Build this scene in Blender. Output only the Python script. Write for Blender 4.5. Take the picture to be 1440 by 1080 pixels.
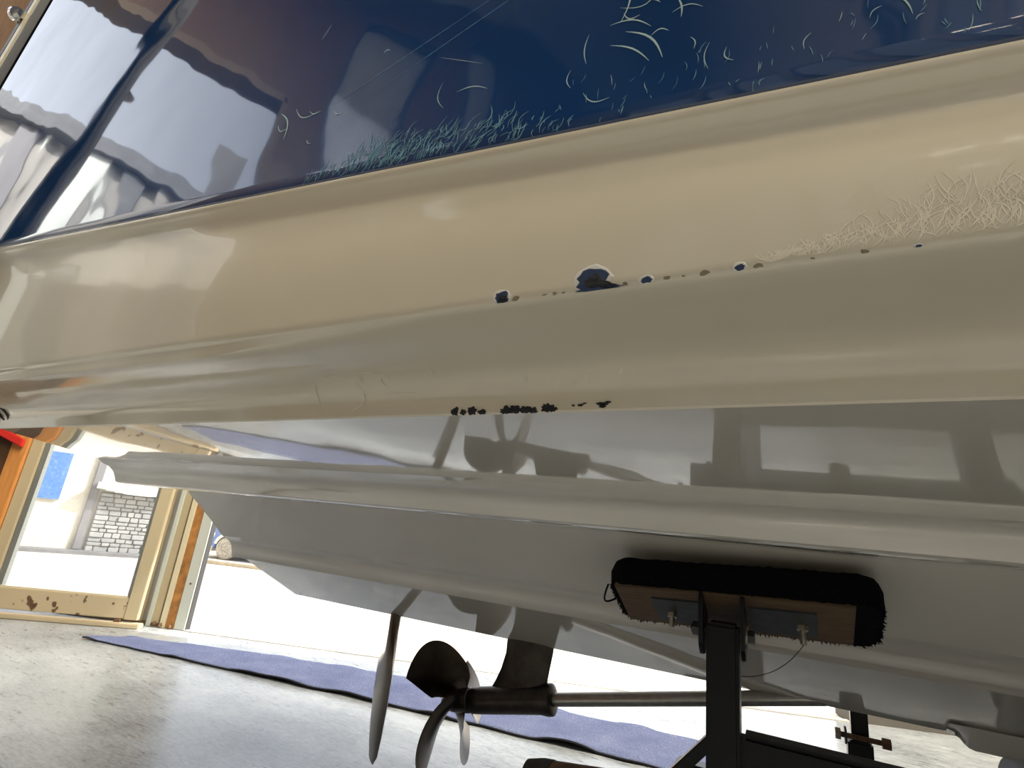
import bpy, bmesh, math, random
from mathutils import Vector, Matrix, noise
random.seed(7)
scn = bpy.context.scene
for o in list(bpy.data.objects):
    bpy.data.objects.remove(o)
col = scn.collection
PI = math.pi
def V(*a): return Vector(a)

# ------------------------------------------------------------------ camera
CAM = V(0, -1.38, 0.96)
pitch, roll, aft = math.radians(16.2), math.radians(6.4), math.radians(62)
F0 = V(-math.cos(aft), math.sin(aft), 0); R0 = V(math.sin(aft), math.cos(aft), 0); Z = V(0, 0, 1)
FW = F0*math.cos(pitch) + Z*math.sin(pitch); U0 = Z*math.cos(pitch) - F0*math.sin(pitch)
RI = R0*math.cos(roll) + U0*math.sin(roll); UI = U0*math.cos(roll) - R0*math.sin(roll)
cd = bpy.data.cameras.new('camera'); cam = bpy.data.objects.new('camera', cd); col.objects.link(cam)
M = Matrix((RI, UI, -FW)).transposed().to_4x4(); M.translation = CAM
cam.matrix_world = M
cd.sensor_fit = 'HORIZONTAL'; cd.sensor_width = 36; cd.lens = 36*740/1440
cd.clip_start = .01; cd.clip_end = 400
scn.camera = cam

# ------------------------------------------------------------------ light
ROOM = math.radians(22.5)
UX = V(math.cos(ROOM), math.sin(ROOM), 0); NX = V(-math.sin(ROOM), math.cos(ROOM), 0); P0 = V(-4.164, 1.536, 0)
def W(u, n, z=0): return P0 + UX*u + NX*n + V(0, 0, z)
w = bpy.data.worlds.new('sky'); scn.world = w; w.use_nodes = True
nt = w.node_tree; nt.nodes.clear()
sunvec = (UX*1.2 + NX*.15 + Z).normalized()
sk = nt.nodes.new('ShaderNodeTexSky'); sk.sky_type = 'NISHITA'; sk.sun_disc = False
sk.sun_elevation = math.asin(sunvec.z); sk.sun_rotation = math.atan2(sunvec.x, sunvec.y)
sk.dust_density = 3.0; sk.air_density = 1.0; sk.ozone_density = 1.0
bg = nt.nodes.new('ShaderNodeBackground'); bg.inputs[1].default_value = .34
wo = nt.nodes.new('ShaderNodeOutputWorld'); hs = nt.nodes.new('ShaderNodeHueSaturation'); hs.inputs['Saturation'].default_value = .28; nt.links.new(sk.outputs[0], hs.inputs['Color']); nt.links.new(hs.outputs[0], bg.inputs[0]); nt.links.new(bg.outputs[0], wo.inputs[0])
sd = bpy.data.lights.new('sun', 'SUN'); sd.energy = 5.0; sd.angle = .009; sd.color = (1, .95, .87)
so = bpy.data.objects.new('sun', sd); col.objects.link(so); so.rotation_euler = sunvec.to_track_quat('Z', 'Y').to_euler()
so.location = (0, 0, 12)
scn.view_settings.view_transform = 'Standard'; scn.view_settings.look = 'None'
scn.view_settings.gamma = 1; scn.view_settings.use_curve_mapping = False
scn.view_settings.exposure = 0.62

# ------------------------------------------------------------------ helpers
def tag(o, label=None, cat=None, group=None, kind=None):
    if label: o['label'] = label
    if cat: o['category'] = cat
    if group: o['group'] = group
    if kind: o['kind'] = kind
    return o
def empty(name, loc=(0, 0, 0)):
    o = bpy.data.objects.new(name, None); col.objects.link(o); o.location = loc; o.empty_display_size = .1
    return o
def mesh(name, vs, fs, mat, parent=None, smooth=None, loc=None):
    me = bpy.data.meshes.new(name); me.from_pydata([tuple(v) for v in vs], [], fs); me.update()
    bm = bmesh.new(); bm.from_mesh(me); bmesh.ops.recalc_face_normals(bm, faces=bm.faces); bm.to_mesh(me); bm.free()
    return link(name, me, mat, parent, smooth, loc)
def link(name, me, mat, parent=None, smooth=None, loc=None):
    if mat is not None:
        if len(me.materials) == 0: me.materials.append(mat)
    if smooth is not None:
        for p in me.polygons: p.use_smooth = True
        me.set_sharp_from_angle(angle=math.radians(smooth))
    o = bpy.data.objects.new(name, me); col.objects.link(o)
    if parent is not None:
        o.parent = parent
        if parent.type == 'EMPTY': o.matrix_parent_inverse = Matrix.Translation(Vector(parent.location)).inverted()
    if loc is not None: o.location = loc
    return o
class MB:
    """collects shapes, builds one mesh object"""
    def __init__(s): s.v = []; s.f = []
    def add(s, vs, fs):
        n = len(s.v); s.v += [Vector(v) for v in vs]; s.f += [[i+n for i in f] for f in fs]; return s
    def obox(s, c, ax, ay, az):       # centre + half-axis vectors
        c = Vector(c); ax, ay, az = Vector(ax), Vector(ay), Vector(az)
        vs = [c+ax*i+ay*j+az*k for i in (-1, 1) for j in (-1, 1) for k in (-1, 1)]
        return s.add(vs, [(0,1,3,2),(4,6,7,5),(0,4,5,1),(2,3,7,6),(0,2,6,4),(1,5,7,3)])
    def box(s, x0, x1, y0, y1, z0, z1):
        return s.obox(((x0+x1)/2,(y0+y1)/2,(z0+z1)/2), ((x1-x0)/2,0,0), (0,(y1-y0)/2,0), (0,0,(z1-z0)/2))
    def wbox(s, u0, u1, n0, n1, z0, z1):
        return s.obox(W((u0+u1)/2,(n0+n1)/2,(z0+z1)/2), UX*((u1-u0)/2), NX*((n1-n0)/2), V(0,0,(z1-z0)/2))
    def cyl(s, a, b, r0, r1=None, n=20, caps=True):
        a, b = Vector(a), Vector(b); r1 = r0 if r1 is None else r1
        d = (b-a).normalized(); p = d.orthogonal().normalized(); q = d.cross(p)
        vs = []
        for (c, r) in ((a, r0), (b, r1)):
            vs += [c+(p*math.cos(2*PI*i/n)+q*math.sin(2*PI*i/n))*r for i in range(n)]
        fs = [(i, (i+1)%n, n+(i+1)%n, n+i) for i in range(n)]
        if caps: fs += [list(range(n))[::-1], list(range(n, 2*n))]
        return s.add(vs, fs)
    def lathe(s, o, d, prof, n=24):   # prof: list (t along d, r)
        o, d = Vector(o), Vector(d).normalized(); p = d.orthogonal().normalized(); q = d.cross(p)
        vs = []
        for t, r in prof: vs += [o+d*t+(p*math.cos(2*PI*i/n)+q*math.sin(2*PI*i/n))*r for i in range(n)]
        fs = []
        for k in range(len(prof)-1):
            fs += [(k*n+i, k*n+(i+1)%n, (k+1)*n+(i+1)%n, (k+1)*n+i) for i in range(n)]
        fs += [list(range(n))[::-1], list(range((len(prof)-1)*n, len(prof)*n))]
        return s.add(vs, fs)
    def tube(s, pts, r, n=8):
        pts = [Vector(p) for p in pts]; vs = []
        for k, c in enumerate(pts):
            d = (pts[min(k+1, len(pts)-1)]-pts[max(k-1, 0)]).normalized()
            p = d.cross(V(.31, .17, .93)).normalized(); q = d.cross(p)
            rr = r[k] if isinstance(r, (list, tuple)) else r
            vs += [c+(p*math.cos(2*PI*i/n)+q*math.sin(2*PI*i/n))*rr for i in range(n)]
        fs = []
        for k in range(len(pts)-1):
            fs += [(k*n+i, k*n+(i+1)%n, (k+1)*n+(i+1)%n, (k+1)*n+i) for i in range(n)]
        fs += [list(range(n))[::-1], list(range((len(pts)-1)*n, len(pts)*n))]
        return s.add(vs, fs)
    def build(s, name, mat, parent=None, smooth=None, bevel=0, seg=2):
        o = mesh(name, s.v, s.f, mat, parent, smooth)
        if bevel:
            bm = bmesh.new(); bm.from_mesh(o.data)
            es = [e for e in bm.edges if e.is_manifold and e.calc_face_angle(0) > .6]
            bmesh.ops.bevel(bm, geom=es, offset=bevel, segments=seg, affect='EDGES', clamp_overlap=True)
            bm.to_mesh(o.data); bm.free()
            for p in o.data.polygons: p.use_smooth = True
            o.data.set_sharp_from_angle(angle=math.radians(40))
        return o

# ------------------------------------------------------------------ materials
class Mat:
    def __init__(s, name):
        s.m = bpy.data.materials.new(name); s.m.use_nodes = True; s.nt = s.m.node_tree
        s.b = s.nt.nodes['Principled BSDF']
    def n(s, t, **k):
        nd = s.nt.nodes.new(t)
        for a, v in k.items():
            if a in nd.inputs: nd.inputs[a].default_value = v
            else: setattr(nd, a, v)
        return nd
    def l(s, a, b): s.nt.links.new(a, b)
    def coords(s, scale=(1, 1, 1), rot=(0, 0, 0)):
        tc = s.n('ShaderNodeTexCoord'); mp = s.n('ShaderNodeMapping'); mp.inputs['Scale'].default_value = scale; mp.inputs['Rotation'].default_value = rot
        s.l(tc.outputs['Object'], mp.inputs[0]); return mp.outputs[0]
    def noise(s, scale, detail=4, rough=.55, vec=None, dist=0):
        nd = s.n('ShaderNodeTexNoise'); nd.inputs['Scale'].default_value = scale; nd.inputs['Detail'].default_value = detail
        nd.inputs['Roughness'].default_value = rough; nd.inputs['Distortion'].default_value = dist
        s.l(vec if vec is not None else s.coords(), nd.inputs['Vector']); return nd.outputs[0]
    def ramp(s, fac, stops):
        r = s.n('ShaderNodeValToRGB'); e = r.color_ramp.elements
        while len(e) < len(stops): e.new(.5)
        for i, (p, c) in enumerate(stops):
            e[i].position = p; e[i].color = (c[0], c[1], c[2], 1) if not isinstance(c, (int, float)) else (c, c, c, 1)
        s.l(fac, r.inputs[0]); return r.outputs[0]
    def bump(s, h, strength=.2, dist=.01):
        b = s.n('ShaderNodeBump'); b.inputs['Strength'].default_value = strength; b.inputs['Distance'].default_value = dist
        s.l(h, b.inputs['Height']); s.l(b.outputs[0], s.b.inputs['Normal']); return b
    def set(s, **k):
        for a, v in k.items():
            s.b.inputs[a.replace('_', ' ')].default_value = v if not (isinstance(v, tuple) and len(v) == 3) else (*v, 1)
        return s
def simple(name, c, rough=.5, metal=0, var=.0, scale=20, bump=0, coat=0, spec=.5):
    m = Mat(name); m.set(Base_Color=c, Roughness=rough, Metallic=metal, Coat_Weight=coat, Specular_IOR_Level=spec)
    nz = m.noise(scale)
    if var:
        m.l(m.ramp(nz, [(.3, tuple(x*(1-var) for x in c)), (.7, tuple(min(1, x*(1+var)) for x in c))]), m.b.inputs['Base Color'])
    if bump: m.bump(nz, bump, .003)
    return m.m

def gel(name, c, rough, var=.02, wave=.05, coat=.6, cior=1.5):
    m = Mat(name); m.set(Base_Color=c, Roughness=rough, Coat_Weight=coat, Coat_IOR=cior, Coat_Roughness=.02, Specular_IOR_Level=.5, IOR=1.5)
    n1 = m.noise(3.2, 2, .4, m.coords((1, 1.6, 1)))
    m.l(m.ramp(m.noise(9, 3), [(.3, tuple(x*(1-var) for x in c)), (.7, tuple(x*(1+var) for x in c))]), m.b.inputs['Base Color'])
    b = m.bump(n1, wave, .06); m.l(b.outputs[0], m.b.inputs['Coat Normal'])
    return m.m
M_BLUE = gel('blue_gelcoat', (.006, .036, .125), .05, .06, .10)
M_WHITE = gel('cream_gelcoat', (.60, .545, .43), .13, .015, .05)
M_BOTTOM = gel('white_gelcoat', (.56, .525, .47), .09, .02, .03, 1.0, 2.0)
M_DECK = simple('deck_white', (.7, .68, .62), .3)
M_CHIP = simple('bare_black_laminate', (.006, .007, .010), .75, var=.5, scale=300, bump=.5)
M_CHIPB = simple('chipped_blue_layer', (.012, .03, .085), .6, var=.3, scale=200)
M_CHIPW = simple('raised_chip_rim', (.62, .6, .55), .4)
M_SCR = simple('pale_scratch', (.10, .24, .31), .7, var=.3, scale=120)
M_SCRL = simple('chalk_white_scratch', (.30, .43, .43), .7)
M_SCUFF = simple('pale_scuff', (.68, .625, .505), .4)
M_GOUGE = simple('tan_gouge', (.22, .18, .11), .6)
M_BLACK = simple('black_painted_steel', (.004, .0045, .006), .35, var=.3, scale=30, spec=.22)
M_STEEL = simple('bracket_steel', (.055, .058, .062), .42, metal=.6, var=.25, scale=60)
M_ZINC = simple('zinc_bolt', (.42, .38, .30), .4, metal=.9, var=.3, scale=150)
M_CHROME = simple('chrome', (.75, .75, .74), .12, metal=1)
M_BRONZE = simple('dark_bronze', (.05, .043, .037), .36, metal=.9, var=.25, scale=35)
M_PROP = simple('propeller_bronze', (.085, .07, .058), .30, metal=1, var=.2, scale=25)
M_SHAFT = simple('stainless_shaft', (.36, .34, .31), .3, metal=1, var=.1, scale=60)
M_RUBBER = simple('black_rubber', (.02, .018, .016), .6, var=.4, scale=40)
M_RUST = simple('rusty_brown', (.13, .07, .035), .7, var=.5, scale=60, bump=.3)

def m_carpet():
    m = Mat('black_carpet'); m.set(Base_Color=(.004, .004, .005), Roughness=1.0, Specular_IOR_Level=.1)
    nz = m.noise(420, 3); m.bump(nz, 1.0, .004); return m.m
M_CARPET = m_carpet()
def m_wood(name, c0, c1, sc, stretch, rough=.6):
    m = Mat(name); m.set(Roughness=rough)
    v = m.coords(stretch); nz = m.noise(sc, 6, .6, v, .6)
    m.l(m.ramp(nz, [(.3, c0), (.7, c1)]), m.b.inputs['Base Color']); m.bump(nz, .15, .003); return m.m
M_PLY = m_wood('bare_plank', (.055, .032, .014), (.12, .072, .034), 14, (1.2, 14, 14))
M_OAK = m_wood('orange_wood', (.42, .17, .045), (.62, .28, .08), 6, (8, 8, .7), .45)
M_DARKWOOD = m_wood('dark_brown_wood', (.05, .025, .012), (.09, .045, .02), 6, (8, 8, .7), .5)

def m_floor():
    m = Mat('painted_concrete'); m.set(Roughness=.3, Specular_IOR_Level=.4, Coat_Weight=.25, Coat_Roughness=.16, Coat_IOR=1.5)
    a = m.noise(1.3, 8, .65, m.coords((1, 1, 1)))
    s = m.noise(7, 8, .7, m.coords((1.2, 4.5, 1), (0, 0, .35)))
    f = m.noise(26, 6, .7, m.coords((1, 3.2, 1), (0, 0, .35)))
    m0 = m.n('ShaderNodeMath', operation='MULTIPLY'); m.l(a, m0.inputs[0]); m0.inputs[1].default_value = .35
    mx = m.n('ShaderNodeMath', operation='MULTIPLY_ADD'); m.l(s, mx.inputs[0]); mx.inputs[1].default_value = .30; m.l(m0.outputs[0], mx.inputs[2])
    m2 = m.n('ShaderNodeMath', operation='MULTIPLY_ADD'); m.l(f, m2.inputs[0]); m2.inputs[1].default_value = .35; m.l(mx.outputs[0], m2.inputs[2])
    m.l(m.ramp(m2.outputs[0], [(.40, (.11, .12, .135)), (.47, (.235, .255, .275)), (.52, (.31, .335, .36)), (.59, (.42, .445, .465))]), m.b.inputs['Base Color'])
    m.l(m.ramp(s, [(.3, .22), (.7, .46)]), m.b.inputs['Roughness']); m.bump(m2.outputs[0], .22, .006)
    return m.m
M_FLOOR = m_floor()
def m_ground():
    m = Mat('sunlit_concrete'); m.set(Roughness=.85)
    s = m.noise(2.2, 8, .7, m.coords((1, 3, 1), (0, 0, -.4)))
    m.l(m.ramp(s, [(.3, (.46, .43, .38)), (.7, (.62, .59, .53))]), m.b.inputs['Base Color']); m.bump(s, .2, .01); return m.m
M_GROUND = m_ground()
M_WALK = simple('grey_walk', (.15, .155, .165), .9, var=.2, scale=6)
M_KERB = simple('kerb_stone', (.50, .42, .30), .9, var=.15, scale=8)
def m_rug():
    m = Mat('blue_woven_mat'); m.set(Roughness=.95, Specular_IOR_Level=.1)
    a = m.noise(160, 3); b = m.noise(5, 5)
    mx = m.n('ShaderNodeMath', operation='MULTIPLY_ADD'); m.l(b, mx.inputs[0]); mx.inputs[1].default_value = .35; m.l(a, mx.inputs[2])
    m.l(m.ramp(mx.outputs[0], [(.45, (.075, .09, .175)), (.72, (.135, .16, .28)), (.95, (.28, .30, .41))]), m.b.inputs['Base Color'])
    m.bump(a, .8, .004); return m.m
M_RUG = m_rug()
M_RUGEDGE = simple('black_rubber_backing', (.012, .012, .014), .7)
def m_paint(name, c, rust, amount, scale=9):
    m = Mat(name); m.set(Roughness=.5)
    nz = m.noise(scale, 7, .65); n2 = m.noise(35, 5)
    mx = m.n('ShaderNodeMath', operation='MULTIPLY_ADD'); m.l(n2, mx.inputs[0]); mx.inputs[1].default_value = .25; m.l(nz, mx.inputs[2])
    m.l(m.ramp(mx.outputs[0], [(amount, c), (amount+.03, rust)]), m.b.inputs['Base Color']); m.bump(mx.outputs[0], .1, .004); return m.m
M_BEIGE = m_paint('beige_door_paint', (.44, .37, .24), (.12, .08, .045), .83)
M_BEIGE2 = m_paint('worn_beige_paint', (.46, .38, .25), (.10, .075, .045), .765, 12)
M_PALE = m_paint('pale_grey_paint', (.52, .55, .50), (.3, .2, .1), .86)
M_CREAM = m_paint('cream_paint', (.60, .54, .38), (.3, .18, .07), .82)
M_RUSTSTRIP = simple('rust_orange_strip', (.36, .16, .04), .8, var=.4, scale=14, bump=.3)
M_WALL = simple('interior_wall', (.12, .11, .098), .8, var=.06, scale=3)
M_WALLP = simple('wall_panel', (.40, .37, .33), .6, var=.08, scale=3)
M_CEIL = simple('ceiling_sheet', (.20, .19, .18), .8, var=.1, scale=3)
M_DARK = simple('dark_frame', (.02, .02, .022), .5)
M_BROWNFR = simple('brown_frame', (.10, .07, .045), .5)
M_BLD = simple('cream_render', (.60, .57, .48), .9, var=.05, scale=5)
M_PIPE = simple('grey_downpipe', (.17, .17, .185), .6)
M_BLUEP = Mat('blue_panel')
_z = M_BLUEP.noise(26, 5, .7); M_BLUEP.l(M_BLUEP.ramp(_z, [(.35, (.045, .15, .42)), (.6, (.075, .21, .52)), (.75, (.35, .5, .75))]), M_BLUEP.b.inputs['Base Color']); M_BLUEP = M_BLUEP.m
M_STONES = [simple('stone_%d' % i, c, .9, var=.25, scale=12, bump=.4) for i, c in enumerate([(.31, .32, .32), (.35, .355, .35), (.28, .29, .292)])]
M_MORTAR = simple('mortar', (.24, .245, .245), .95)
M_AWN = simple('pale_sill', (.62, .66, .64), .6)
M_RED = simple('red_plastic', (.55, .025, .02), .4)
M_CARB = simple('vehicle_blue', (.10, .17, .42), .3, coat=.5)
M_CARW = simple('vehicle_pale', (.70, .68, .62), .5, var=.3, scale=14)
M_TYRE = simple('pale_tyre', (.34, .32, .28), .9, var=.45, scale=30)  # pale tyre colour, mottled at random
M_PVC = simple('beige_guide_strip', (.80, .73, .55), .35)
M_ALU = simple('grey_aluminium', (.42, .41, .40), .35, metal=.7)
def m_glass(name='dusty_door_glass', tint=(1, 1, 1)):
    m = Mat(name); nt = m.nt; nt.nodes.remove(m.b)
    tr = m.n('ShaderNodeBsdfTransparent'); tr.inputs[0].default_value = (*tint, 1); gl = m.n('ShaderNodeBsdfGlossy'); gl.inputs['Roughness'].default_value = .03
    df = m.n('ShaderNodeBsdfDiffuse'); df.inputs[0].default_value = (.75, .74, .7, 1)
    fr = m.n('ShaderNodeFresnel'); fr.inputs[0].default_value = 1.45
    m1 = m.n('ShaderNodeMixShader'); m.l(fr.outputs[0], m1.inputs[0]); m.l(tr.outputs[0], m1.inputs[1]); m.l(gl.outputs[0], m1.inputs[2])
    d = m.ramp(m.noise(60, 6, .7), [(.5, .09), (.70, .18), (.76, .5)])
    m2 = m.n('ShaderNodeMixShader'); m.l(d, m2.inputs[0]); m.l(m1.outputs[0], m2.inputs[1]); m.l(df.outputs[0], m2.inputs[2])
    m.l(m2.outputs[0], nt.nodes['Material Output'].inputs[0]); return m.m
M_GLASS = m_glass(); M_TINT = m_glass('tinted_window_glass', (.45, .46, .48))
def m_emit(name, c, s):
    m = Mat(name); m.set(Base_Color=(.8, .8, .8), Emission_Color=c, Emission_Strength=s); m.noise(3); return m.m
M_FILL = m_emit('fill_tube', (1, .93, .8), 6)  # glow for the tubes of the added fill lamps
M_FAC = simple('grey_render', (.36, .35, .33), .9, var=.05, scale=2)
FILL_W = 125  # power of each added ceiling fill lamp


# ------------------------------------------------------------------ structure: floor, walls, ceiling
UL, UR, NB, ZC, T = -1.62, 9.0, -8.2, 6.9, .18
tag(MB().wbox(UL-.0, UR, NB, .06, -.2, 0).build('floor', M_FLOOR), kind='structure')
g = MB(); g.wbox(-60, UL-T, -60, 60, -.3, -.006); g.wbox(UL-T, UR+T, .06, 60, -.3, -.006); g.wbox(UL-T, UR+T, -60, NB-T, -.3, -.006); g.wbox(UR+T, 60, -60, 60, -.3, -.006)
tag(g.build('ground', M_GROUND), kind='structure')
# wall towards the yard: opening from the door post to u = 4.9
OPR, HD = 4.9, 2.55
b = MB(); b.wbox(OPR, UR, 0, T, 0, ZC); b.wbox(UL, OPR, 0, T, HD, ZC)
tag(b.build('wall_front', M_WALL), kind='structure')
# wall on the stern side: tall open bay and two high windows
BL0, BL1, BLZ = -1.66, -4.25, 4.85
HOLES = [(BL1, BL0, 0, BLZ), (-5.05, -4.5, 4.0, 6.3), (-6.1, -5.55, 4.4, 6.5)]
b = MB(); b.wbox(UL-T, UL, BL0, -.52, 0, ZC); b.wbox(UL-T, UL, BL1, BL0, BLZ, ZC); e0 = BL1
for (n0, n1, z0, z1) in HOLES[1:]:
    b.wbox(UL-T, UL, n1, e0, 0, ZC); b.wbox(UL-T, UL, n0, n1, 0, z0); b.wbox(UL-T, UL, n0, n1, z1, ZC); e0 = n0
b.wbox(UL-T, UL, NB, e0, 0, ZC)
tag(b.build('wall_left', M_DARKWOOD), kind='structure')
fr = MB(); fr.wbox(UL-T-.02, UL+.03, BL0-.07, BL0+.02, 0, BLZ); fr.wbox(UL-T-.02, UL+.03, BL1-.02, BL1+.07, 0, BLZ); fr.wbox(UL-T-.02, UL+.03, BL1, BL0, BLZ-.08, BLZ+.02)
tag(fr.build('trim_1', M_BROWNFR), kind='structure')
for i, (n0, n1, z0, z1) in enumerate(HOLES[1:]):
    f = MB()
    for (a, c, d, e) in ((n0, n0+.04, z0, z1), (n1-.04, n1, z0, z1), (n0, n1, z0, z0+.04), (n0, n1, z1-.04, z1)): f.wbox(UL-T, UL-.02, a, c, d, e)
    wo_ = tag(f.build('window_%d' % (i+1), M_DARK), kind='structure')
    MB().wbox(UL-.1, UL-.09, n0+.04, n1-.04, z0+.04, z1-.04).build('pane', M_GLASS, wo_)
tag(MB().wbox(UR, UR+T, NB, T, 0, ZC).build('wall_right', M_WALL), kind='structure')
WZ0, WZ1 = 1.1, 5.2
BAYS = []; x = -.9
for wd in (.9, .34, .52, .40, .44, .34, .56, .44, .9, .9, .9, .9):
    BAYS.append((x, x+wd)); x += wd+.09
b = MB(); b.wbox(UL, UR, NB-T, NB, 0, WZ0); b.wbox(UL, UR, NB-T, NB, WZ1, ZC); e0 = UL
for (a, c) in BAYS: b.wbox(e0, a, NB-T, NB, WZ0, WZ1); e0 = c
b.wbox(e0, UR, NB-T, NB, WZ0, WZ1)
tag(b.build('wall_back', M_WALL), kind='structure')
for i, (a, c) in enumerate(BAYS):
    f = MB()
    for (d, e, z0, z1) in ((a, a+.03, WZ0, WZ1), (c-.03, c, WZ0, WZ1), (a, c, WZ0, WZ0+.04), (a, c, WZ1-.04, WZ1), (a, c, 2.9, 2.94)): f.wbox(d, e, NB-.09, NB-.04, z0, z1)
    wo_ = tag(f.build('window_%d' % (i+3), M_DARK), kind='structure')
    MB().wbox(a+.03, c-.03, NB-.07, NB-.06, WZ0+.04, WZ1-.04).build('pane', M_TINT, wo_)
tag(MB().wbox(UL-T, UR+T, NB-T, T, ZC, ZC+.2).build('ceiling', M_CEIL), kind='structure')
# added fill light: unseen tube lamps in three rows brighten the interior
for (u, row) in ((2.2, 'nearest the high windows'), (5.0, 'in the middle row'), (7.8, 'nearest the right wall')):
    for (n, tx) in ((-1.6, 'yard door side'), (-3.9, 'between the other two of its row'), (-5.9, 'back window side')):
        zl = 6.55; l = empty('fill_lamp', W(u, n, zl)); tag(l, 'added fill lamp with long tubes '+row+', '+tx, 'lamp', 'added fill lamps')
        MB().wbox(u-.75, u+.75, n-.14, n+.14, zl+.04, zl+.10).build('housing', M_DECK, l)
        for s_ in (-.6, .6): MB().cyl(W(u+s_, n, zl+.1), W(u+s_, n, ZC), .006, n=8).build('hanger', M_STEEL, l)
        for s_ in (-.07, .07): MB().cyl(W(u-.7, n+s_, zl), W(u+.7, n+s_, zl), .018, n=12).build('tube', M_FILL, l)
        ld = bpy.data.lights.new('fill_light', 'AREA'); ld.shape = 'RECTANGLE'; ld.size = 1.4; ld.size_y = .24; ld.energy = FILL_W*(1.5 if n > -2 else 1); ld.color = (1, .90, .72)
        lo = bpy.data.objects.new('fill_light', ld); col.objects.link(lo); lo.location = W(u, n, zl-.03); lo.rotation_euler = (0, 0, ROOM)
# unseen building, added to mirror grey streaks in the topside and cut the sky
fc = empty('reflection_facade', W(-6.2, -4)); tag(fc, 'unseen grey ribbed building added for the reflection in the blue topside', 'building')
MB().wbox(-9, -6.2, -16, 1.2, 0, 6.0).build('wall', M_FAC, fc)
for k in range(26):
    n0 = 1.0-k*.62; MB().wbox(-6.2, -6.06, n0-.22-.1*(k % 3), n0, 0, 6.0).build('rib', (M_PIPE, M_AWN, M_WALK, M_FAC)[k % 4], fc)
MB().wbox(-6.25, -5.95, -16, 1.2, 5.85, 6.1).build('eaves', M_WALK, fc)
MB().wbox(-7.2, -6.4, -4.3, -3.7, 6.0, 7.2).build('reflection_block', M_DARK, fc)  # added block that puts a dark patch into the topside reflection

# ------------------------------------------------------------------ door leaf, jambs, threshold
d1 = empty('door_1', W(-1.28, -.35)); tag(d1, 'beige steel glazed door standing slightly ajar', kind='structure')
A = W(-1.28, -.35); B = W(-.17, -.09); DU = (B-A).normalized(); DN = V(-DU.y, DU.x, 0)
def dbox(s0, s1, z0, z1, t0, t1):
    return MB().obox(A+DU*((s0+s1)/2)+DN*((t0+t1)/2)+V(0, 0, (z0+z1)/2), DU*((s1-s0)/2), DN*((t1-t0)/2), V(0, 0, (z1-z0)/2))
dbox(-.13, -.045, .055, 2.4, -.02, .025).build('stile', M_BEIGE, d1, bevel=.004)
dbox(.898, .992, .055, 2.4, -.02, .025).build('stile', M_BEIGE, d1, bevel=.004)
dbox(-.045, .898, .060, .205, -.018, .025).build('bottom_rail', M_BEIGE2, d1, bevel=.004)
dbox(-.045, .898, 2.25, 2.4, -.02, .025).build('top_rail', M_BEIGE, d1, bevel=.004)
dbox(-.045, .898, .205, 2.25, .000, .006).build('pane', M_GLASS, d1)
dbox(-.045, -.005, .205, 2.25, .006, .05).build('glazing_bead', M_PALE, d1)
dbox(.868, .898, .205, 2.25, .006, .05).build('glazing_bead', M_PALE, d1)
dbox(-.02, .88, .205, .218, -.012, .0).build('glazing_bead', M_CREAM, d1)
dbox(.84, .88, .030, .058, -.03, .0).build('hinge_block', M_RUST, d1)
# flaked rust patches on the bottom rail
for (cs, cz, rr) in ((.235, .118, .036), (.26, .09, .03), (.22, .150, .022), (.275, .105, .018), (.40, .12, .022), (.425, .095, .016), (.41, .075, .018), (.345, .155, .014), (.02, .07, .02), (.80, .16, .012)):
    pts = []; n = 14; ph = random.random()*6
    for k in range(n):
        a = 2*PI*k/n; r = rr*(.6+.55*random.random()); pts.append(A+DU*(cs+math.cos(a)*r*.8)+V(0, 0, cz+math.sin(a)*r)-DN*.0188)
    mesh('rust_patch', pts, [list(range(n))], M_RUST, d1)
tr2 = empty('trim_2', W(-.2, 0)); tag(tr2, 'ribbed beige and rust streaked door post', kind='structure')
for (u0, u1, n0, n1, m) in ((-.42, -.385, .0, .06, M_BEIGE), (-.385, -.33, .02, .07, M_ALU), (-.33, -.295, -.01, .06, M_PALE), (-.295, -.235, .0, .06, M_BEIGE), (-.235, -.215, .02, .06, M_RUST),
                            (-.215, -.172, -.012, .06, M_CREAM), (-.172, -.095, .0, .06, M_RUSTSTRIP), (-.095, -.004, -.006, .06, M_PALE), (-.004, .0, .0, .06, M_DARK)):
    MB().wbox(u0, u1, n0, n1, 0, HD).build('post_rib', m, tr2, bevel=.003)
for z in (.34,): MB().cyl(W(-.05, -.008, z), W(-.05, .0, z), .008, n=10).build('screw', M_RUST, tr2)
for u, z in ((-.2, .022), (-.12, .02), (-.25, .03)): MB().cyl(W(u, -.022, z-.01), W(u, -.022, z+.012), .014, .01, n=9).build('rust_lump', M_RUST, tr2)
tag(MB().wbox(UL, -.21, -.0, .10, 0, .03).build('trim_3', M_BROWNFR, None, bevel=.004), kind='structure')
sill = dbox(-.2, 1.03, 0, .035, -.05, .03).build('trim_4', M_BEIGE2, None, bevel=.006); tag(sill, kind='structure')
tag(MB().wbox(.0, OPR, -.02, .03, -.003, .006).build('trim_5', M_GROUND, None), kind='structure')
# wooden jamb left of the leaf and a red strip above the dark panelling
j = dbox(-.245, -.135, 0, 2.5, -.05, .06).build('trim_6', M_OAK, None, bevel=.004); tag(j, kind='structure')
dp = dbox(-.62, -.245, 0, 2.5, -.045, .0).build('wall_panel', M_DARKWOOD); tag(dp, kind='structure'); dp.name = 'trim_7'
rb = MB()
P = A+DN*(-.07)
rb.obox(A+DU*(-.275)-DN*.075+V(0, 0, 1.305), DU*.125+V(0,0,-.049), DN*.02, V(0, 0, .030))
tag(rb.build('red_strip', M_RED, None, bevel=.006), 'red plastic strip on the wall above the orange wooden jamb', 'strip')

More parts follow.
